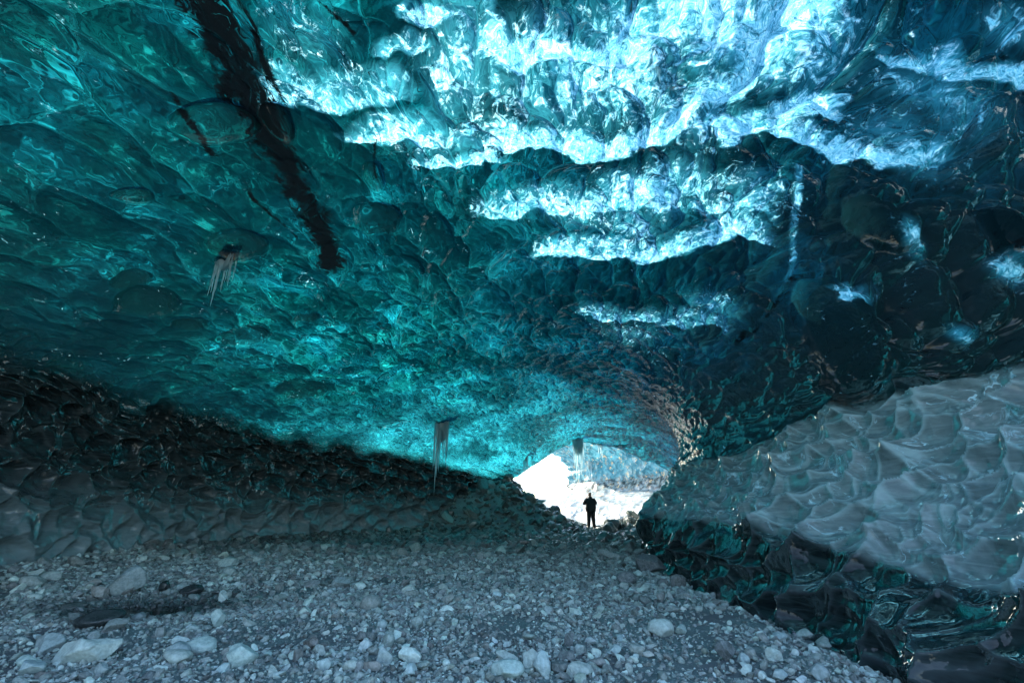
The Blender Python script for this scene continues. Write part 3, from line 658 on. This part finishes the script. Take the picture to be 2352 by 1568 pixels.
# ---- the rest of the larger stones, one object each
TW = [(.10, 'dark', 'dark'), (.2, 'grey', 'mid-grey'), (.32, 'mid', 'light grey'), (.48, 'pale', 'pale')]
used_lab = {}
def near_hero(X, Y):
    b = min(BOULD, key=lambda q: (q[0] - X) ** 2 + (q[1] - Y) ** 2); return b
rr = np.random.default_rng(55); cnt = 0; placed = [(b[0], b[1], b[2]) for b in BOULD]
def rand_stone(X, Y, size, where):
    global cnt
    tn, _, tw = TW[rr.choice(4, p=[.30, .40, .22, .08])]; an = float(rr.choice([.1, .5, 1.0], p=[.18, .37, .45])); shp = {.1: 'rounded', .5: 'blunt', 1.0: 'angular'}[an]
    hu = str(rr.choice(['', 'blue', 'blue', 'green', 'brown', 'tan']))
    flat = rr.random() < .4
    o = make_stone('stone' if size < .3 else 'boulder', X, Y, (size, size * rr.uniform(.65, .95), size * (rr.uniform(.32, .45) if flat else rr.uniform(.5, .8))),
                   tn * rr.uniform(.85, 1.2), hu, an, 2000 + cnt, rr.uniform(0, 6.28), rr.normal(0, .15), rr.normal(0, .15), sub=3)
    hw = {'': '', 'blue': 'bluish ', 'green': 'greenish ', 'brown': 'brownish ', 'tan': 'tan-tinged '}[hu]
    lab = f"{tw} {hw}{'flat ' if flat else ''}{shp} stone {where}"
    tag(o, lab, 'stone' if size < .3 else 'boulder', STONES_G); placed.append((X, Y, size)); cnt += 1
def free(X, Y, s): return all((X - a) ** 2 + (Y - b) ** 2 > (.5 * (s + c)) ** 2 for a, b, c in placed)
tries = 0
while cnt < 120 and tries < 6000:                      # open gravel
    tries += 1; Y = rr.uniform(3.6, 14); X = rr.uniform(-8.8, 3); 
    if not (wall_x(Y, -1) + .3 < X < wall_x(Y, 1) - .6): continue
    size = rr.uniform(.075, .125) * (1 + .06 * Y)
    pu, pv, _ = project(np.array([X, Y, 0.0]))
    if not (0 < pu < 2352 and pv < 1560) or not free(X, Y, size * 1.3): continue
    b = near_hero(X, Y); short = b[3]
    dx, dy = X - b[0], Y - b[1]
    side = ('right of' if dx > 0 else 'left of') if abs(dx) > abs(dy) else ('beyond' if dy > 0 else 'on the near side of')
    core = ' '.join(short.split()[:4]).rstrip(',')
    for w in (' with', ' beside', ' near', ' at', ' in', ' of', ' and', ' on', ' the', ' against', ' touching', ' lying', ' just', ' left', ' right', ' above', ' below', ' by', ' one', ' leaning', ' standing', ' a'):
        while core.endswith(w): core = core[:-len(w)]
    rand_stone(X, Y, size, f"{side} the {core}")
tries = 0
while cnt < 175 and tries < 4000:                      # heap of cobbles round the mouth
    tries += 1; Y = rr.uniform(22.5, 28.2); X = rr.uniform(.5, 8.4); size = rr.uniform(.25, .62)
    if abs(X - 4.1) < .5 and Y < 26.2: continue
    if not free(X, Y, size * 1.1) or X > wall_x(Y, 1) - .2: continue
    rand_stone(X, Y, size, f"in the cobble heap {'left' if X < 4.1 else 'right'} of the standing person")
tries = 0
while cnt < 225 and tries < 4000:                      # cobbles along the left wall
    tries += 1; Y = rr.uniform(6.5, 21); X = wall_x(Y, -1) + abs(rr.normal(0, .45)) + .25; size = rr.uniform(.16, .34) * (1 + .02 * Y)
    if not free(X, Y, size * 1.1): continue
    rand_stone(X, Y, size, 'banked against the left ice wall' if Y < 13 else 'at the far foot of the left ice wall')

# ------------------------------------------------------------------ puddle
PZ = float(ground_z(np.array([-4.9]), np.array([7.0]))[0]) + .075
a_ = np.linspace(0, 2 * np.pi, 72, endpoint=False); bm = bmesh.new()
vs = [bm.verts.new((-4.9 + 1.15 * math.cos(a) * (1 + .13 * math.sin(3 * a + 1) + .08 * math.sin(7 * a)), 7.0 + .62 * math.sin(a) * (1 + .1 * math.sin(4 * a) + .07 * math.sin(9 * a)), PZ)) for a in a_]
bm.faces.new(vs); me = bpy.data.meshes.new('puddle'); bm.to_mesh(me); bm.free()
t = NT('puddle water'); M_PUD = t.done(t.n('BsdfPrincipled', ins={'Base Color': (.01, .016, .018), 'Roughness': .04, 'IOR': 1.33, 'Transmission Weight': .5, 'Normal': t.bump(t.noise(t.obj(), 9, 3), .12, .02)}))
tag(link('puddle', me, M_PUD), 'small dark meltwater puddle among wet stones', 'puddle', kind='structure')

# ------------------------------------------------------------------ icicles
t = NT('icicle ice'); o_ = t.obj()
nb = t.bump(t.noise(t.vmap(o_, (1, 1, .35)), 22, 3), .35, .02)
gl = t.n('BsdfGlass', ins={'Color': (.90, .97, 1), 'Roughness': .05, 'IOR': 1.31, 'Normal': nb})
di = t.n('BsdfPrincipled', ins={'Base Color': (.62, .74, .76), 'Roughness': .25, 'Subsurface Weight': 0, 'Normal': nb})
tl = t.n('BsdfTranslucent', ins={'Color': (.60, .82, .86)})
M_ICI = t.done(t.n('MixShader', ins={0: .72, 1: gl, 2: t.n('MixShader', ins={0: .55, 1: di, 2: tl})}))
def icicle_mesh(L, r, seed, ns=9, nr=34):
    q = np.random.default_rng(seed); z = np.linspace(0, 1, nr) ** .8
    rad = r * (1 - z) ** .75 * (1 + .10 * np.sin(z * 40 + q.uniform(0, 6)) + .10 * q.normal(size=nr)) + .0015; rad[-1] = .0006
    wx = np.cumsum(q.normal(0, .0016, nr)); wy = np.cumsum(q.normal(0, .0016, nr)); a = np.linspace(0, 2 * np.pi, ns, endpoint=False)
    V = np.stack([wx[:, None] + rad[:, None] * np.cos(a), wy[:, None] + rad[:, None] * np.sin(a), -z[:, None] * L + 0 * a], -1).reshape(-1, 3)
    Fq = [[i * ns + j, i * ns + (j + 1) % ns, (i + 1) * ns + (j + 1) % ns, (i + 1) * ns + j] for i in range(nr - 1) for j in range(ns)]
    return mesh_np('icicle', V, np.array(Fq))
def icicle_cluster(pt, mpp, wpx, lens, n, lab, seed, curtain=.42, rr_=.035):
    q = np.random.default_rng(seed); w = wpx * mpp; Lm = max(lens) * mpp / CP
    root = empty('icicle_cluster', (pt[0], pt[1], pt[2] + .08 + .022 * pt[1])); tag(root, lab, 'icicles', 'icicle clusters hanging from the cave roof')
    # fused upper curtain
    ns, nz = 28, 22; a = np.linspace(0, 2 * np.pi, ns, endpoint=False); zz = np.linspace(0, 1, nz); cl = Lm * curtain
    rx = w / 2 * (1.0 - .28 * zz) * np.where(zz > .85, np.sqrt(np.clip((1 - zz) / .15, .02, 1)), 1) * np.sqrt(np.clip((zz + .01) / .45, .02, 1)); ry = rx * .45
    flute = 1 + .16 * np.sin(a * 7 + 1)[None, :] + .06 * q.normal(size=(nz, ns))
    V = np.stack([rx[:, None] * np.cos(a) * flute, ry[:, None] * np.sin(a) * flute, -zz[:, None] * cl * (.55 + .45 * q.random(ns))[None, :]], -1).reshape(-1, 3)
    Fq = [[i * ns + j, i * ns + (j + 1) % ns, (i + 1) * ns + (j + 1) % ns, (i + 1) * ns + j] for i in range(nz - 1) for j in range(ns)]
    link('curtain', mesh_np('curtain', V, np.array(Fq)), M_ICI, root)
    for k in range(n):
        L = Lm * (lens[k] / max(lens) if k < len(lens) else q.uniform(.45, .8)); x = (k / max(n - 1, 1) - .5) * w * .95 if k >= len(lens) else q.uniform(-.42, .42) * w
        o = link('icicle', icicle_mesh(L, rr_ * q.uniform(.6, 1.1) * (L / Lm) ** .5, seed * 50 + k), M_ICI, root); o.location = (x, q.uniform(-.2, .2) * w * .5, .02)
for (u, v, w, lens, n, cur, rad, lab) in [
    (1013, 968, 34, [180, 130, 145, 120, 110], 20, .42, .075, 'longest icicle cluster, hanging over the dark left wall'),
    (520, 588, 50, [150, 120, 125, 100], 15, .45, .028, 'thin teal icicle fringe hanging under a smooth dark hollow'),
    (1326, 1012, 26, [120, 100, 92, 85], 16, .55, .075, 'thick dark icicle cluster hanging in the middle of the cave mouth'),
    (1341, 1022, 10, [52, 40], 6, .5, .05, 'short dark icicles just right of the thick cluster in the mouth'),
    (1208, 1050, 12, [98, 70, 60], 8, .4, .06, 'slim icicle cluster hanging near the left corner of the mouth'),
    (1268, 1030, 11, [42, 34], 7, .4, .045, 'short slim icicles on the rim, between two longer clusters'),
    (1374, 1022, 18, [62, 50, 45], 9, .5, .06, 'pale frosty icicles on the right part of the mouth rim'),
    (1506, 150, 16, [92, 70], 5, .5, .03, 'small white icicles on the bright frosted roof')]:
    _, _, p, mpp = on_ice(u, v); icicle_cluster(p, mpp, w, lens, n, lab, int(u), cur, rad)
fu, fv, fff = project(FP); k = np.nanargmin((fu - 1357) ** 2 + (fv - 1075) ** 2); i, j = divmod(k, FP.shape[1])
icicle_cluster(FP[i, j], fff[i, j] / FPX, 14, [62, 45, 30], 7, 'white icicles hanging from the sunlit outer ice wall', 77, .5, .07)

# ------------------------------------------------------------------ person in the mouth
def plain(name, col, rough=.85):
    t = NT(name); c = t.mix(t.noise(t.obj(), 30, 4), tuple(x * .8 for x in col), col); return t.done(t.n('BsdfPrincipled', ins={'Base Color': c, 'Roughness': rough}))
def skin(name, nodes, edges, m, parent, sub=2):
    me = bpy.data.meshes.new(name); keys = list(nodes); me.from_pydata([nodes[k][0] for k in keys], [(keys.index(a), keys.index(b)) for a, b in edges], [])
    o = link(name, me, m, parent); o.modifiers.new('skin', 'SKIN'); sd = o.modifiers.new('sub', 'SUBSURF'); sd.levels = sd.render_levels = sub
    if not me.skin_vertices: me.skin_vertices.new()
    for i, k in enumerate(keys):
        r = nodes[k][1]; r = r if isinstance(r, tuple) else (r, r); g_ = 1.0 if name == 'body' else 1.3; r = (r[0] * g_, r[1] * g_)
        me.skin_vertices[0].data[i].radius = r; me.skin_vertices[0].data[i].use_root = (i == 0)
    return o
PX, PY = 4.12, 25.4
pz = float(ground_z(np.array([PX]), np.array([PY]))[0])
pr = empty('person', (PX, PY, pz + .02)); pr.rotation_euler.z = R(4); pr.scale = (1.06, 1.06, 1.06)
tag(pr, 'person seen from behind in a dark hooded jacket, arms raised, standing in the cave mouth', 'person')
B = {'pelvis': ((0, 0, .95), (.15, .10)), 'waist': ((0, 0, 1.10), (.135, .095)), 'chest': ((0, 0, 1.30), (.155, .11)), 'neckbase': ((0, 0, 1.45), (.08, .07)), 'neck': ((0, .01, 1.52), .055),
     'jaw': ((0, .03, 1.585), (.065, .075)), 'head': ((0, .02, 1.66), (.078, .095)), 'crown': ((0, .01, 1.735), (.055, .07))}
E = [('pelvis', 'waist'), ('waist', 'chest'), ('chest', 'neckbase'), ('neckbase', 'neck'), ('neck', 'jaw'), ('jaw', 'head'), ('head', 'crown')]
B['nose'] = ((0, .135, 1.65), .012); E.append(('head', 'nose'))
for s, sg in (('L', -1), ('R', 1)):
    fy = .10 if sg > 0 else -.04
    B.update({s+'hip': ((sg*.095, 0, .88), .092), s+'knee': ((sg*.12, .02 + fy*.3, .49), .058), s+'ankle': ((sg*.14, fy*.3, .09), .042), s+'ball': ((sg*.16, .15 + fy*.3, .035), .035),
              s+'sh': ((sg*.18, 0, 1.42), .062), s+'el': ((sg*.30, .12, 1.20), .046), s+'wr': ((sg*.11, .30, 1.48), .030), s+'palm': ((sg*.085, .33, 1.54), (.034, .018)), s+'ear': ((sg*.085, .01, 1.65), .012)})
    E += [('pelvis', s+'hip'), (s+'hip', s+'knee'), (s+'knee', s+'ankle'), (s+'ankle', s+'ball'), ('chest', s+'sh'), (s+'sh', s+'el'), (s+'el', s+'wr'), (s+'wr', s+'palm'), ('head', s+'ear')]
    for f, (dz, L) in enumerate(((.030, .060), (.012, .070), (-.006, .066), (-.022, .052))):
        B[f'{s}f{f}a'] = ((sg*(.085 - .02), .35, 1.565 + dz), .009); B[f'{s}f{f}b'] = ((sg*(.085 - .02 - L*.6), .365, 1.575 + dz), .0075)
        E += [(s+'palm', f'{s}f{f}a'), (f'{s}f{f}a', f'{s}f{f}b')]
    B[s+'th'] = ((sg*.06, .30, 1.53), .010); B[s+'th2'] = ((sg*.035, .29, 1.555), .009); E += [(s+'palm', s+'th'), (s+'th', s+'th2')]
skin('body', B, E, plain('skin tone', (.35, .20, .14), .6), pr)
J = {'hem': ((0, 0, .78), (.235, .17)), 'waist': ((0, 0, 1.05), (.225, .16)), 'chest': ((0, 0, 1.28), (.23, .165)), 'top': ((0, 0, 1.43), (.15, .12)), 'col': ((0, 0, 1.52), (.095, .09))}
JE = [('hem', 'waist'), ('waist', 'chest'), ('chest', 'top'), ('top', 'col')]
for s, sg in (('L', -1), ('R', 1)):
    J.update({s+'sh': ((sg*.19, 0, 1.41), .085), s+'el': ((sg*.31, .12, 1.20), .070), s+'wr': ((sg*.13, .28, 1.45), .048)}); JE += [('chest', s+'sh'), (s+'sh', s+'el'), (s+'el', s+'wr')]
skin('jacket', J, JE, plain('dark jacket cloth', (.018, .024, .028)), pr)
skin('hood', {'a': ((0, -.02, 1.50), (.105, .085)), 'b': ((0, -.055, 1.57), (.085, .05))}, [('a', 'b')], bpy.data.materials['dark jacket cloth'], pr)
skin('cap', {'a': ((0, .0, 1.69), (.095, .105)), 'b': ((0, -.005, 1.755), (.07, .085))}, [('a', 'b')], plain('dark knitted cap', (.03, .02, .018)), pr)
T = {'top': ((0, 0, .95), (.165, .12))}; TE = []
for s, sg in (('L', -1), ('R', 1)):
    fy = .10 if sg > 0 else -.04
    T.update({s+'h': ((sg*.095, 0, .85), .105), s+'k': ((sg*.12, .02 + fy*.3, .48), .078), s+'a': ((sg*.14, fy*.3, .12), .068)}); TE += [('top', s+'h'), (s+'h', s+'k'), (s+'k', s+'a')]
skin('trousers', T, TE, plain('dark trouser cloth', (.015, .018, .02)), pr)
for s, sg in (('L', -1), ('R', 1)):
    fy = .10 if sg > 0 else -.04
    skin('boot', {'a': ((sg*.14, fy*.3, .16), .06), 'h': ((sg*.14, fy*.3 - .02, .05), (.055, .05)), 't': ((sg*.165, .17 + fy*.3, .04), (.05, .04))}, [('a', 'h'), ('h', 't')], plain('boot leather', (.02, .016, .014), .5), pr)
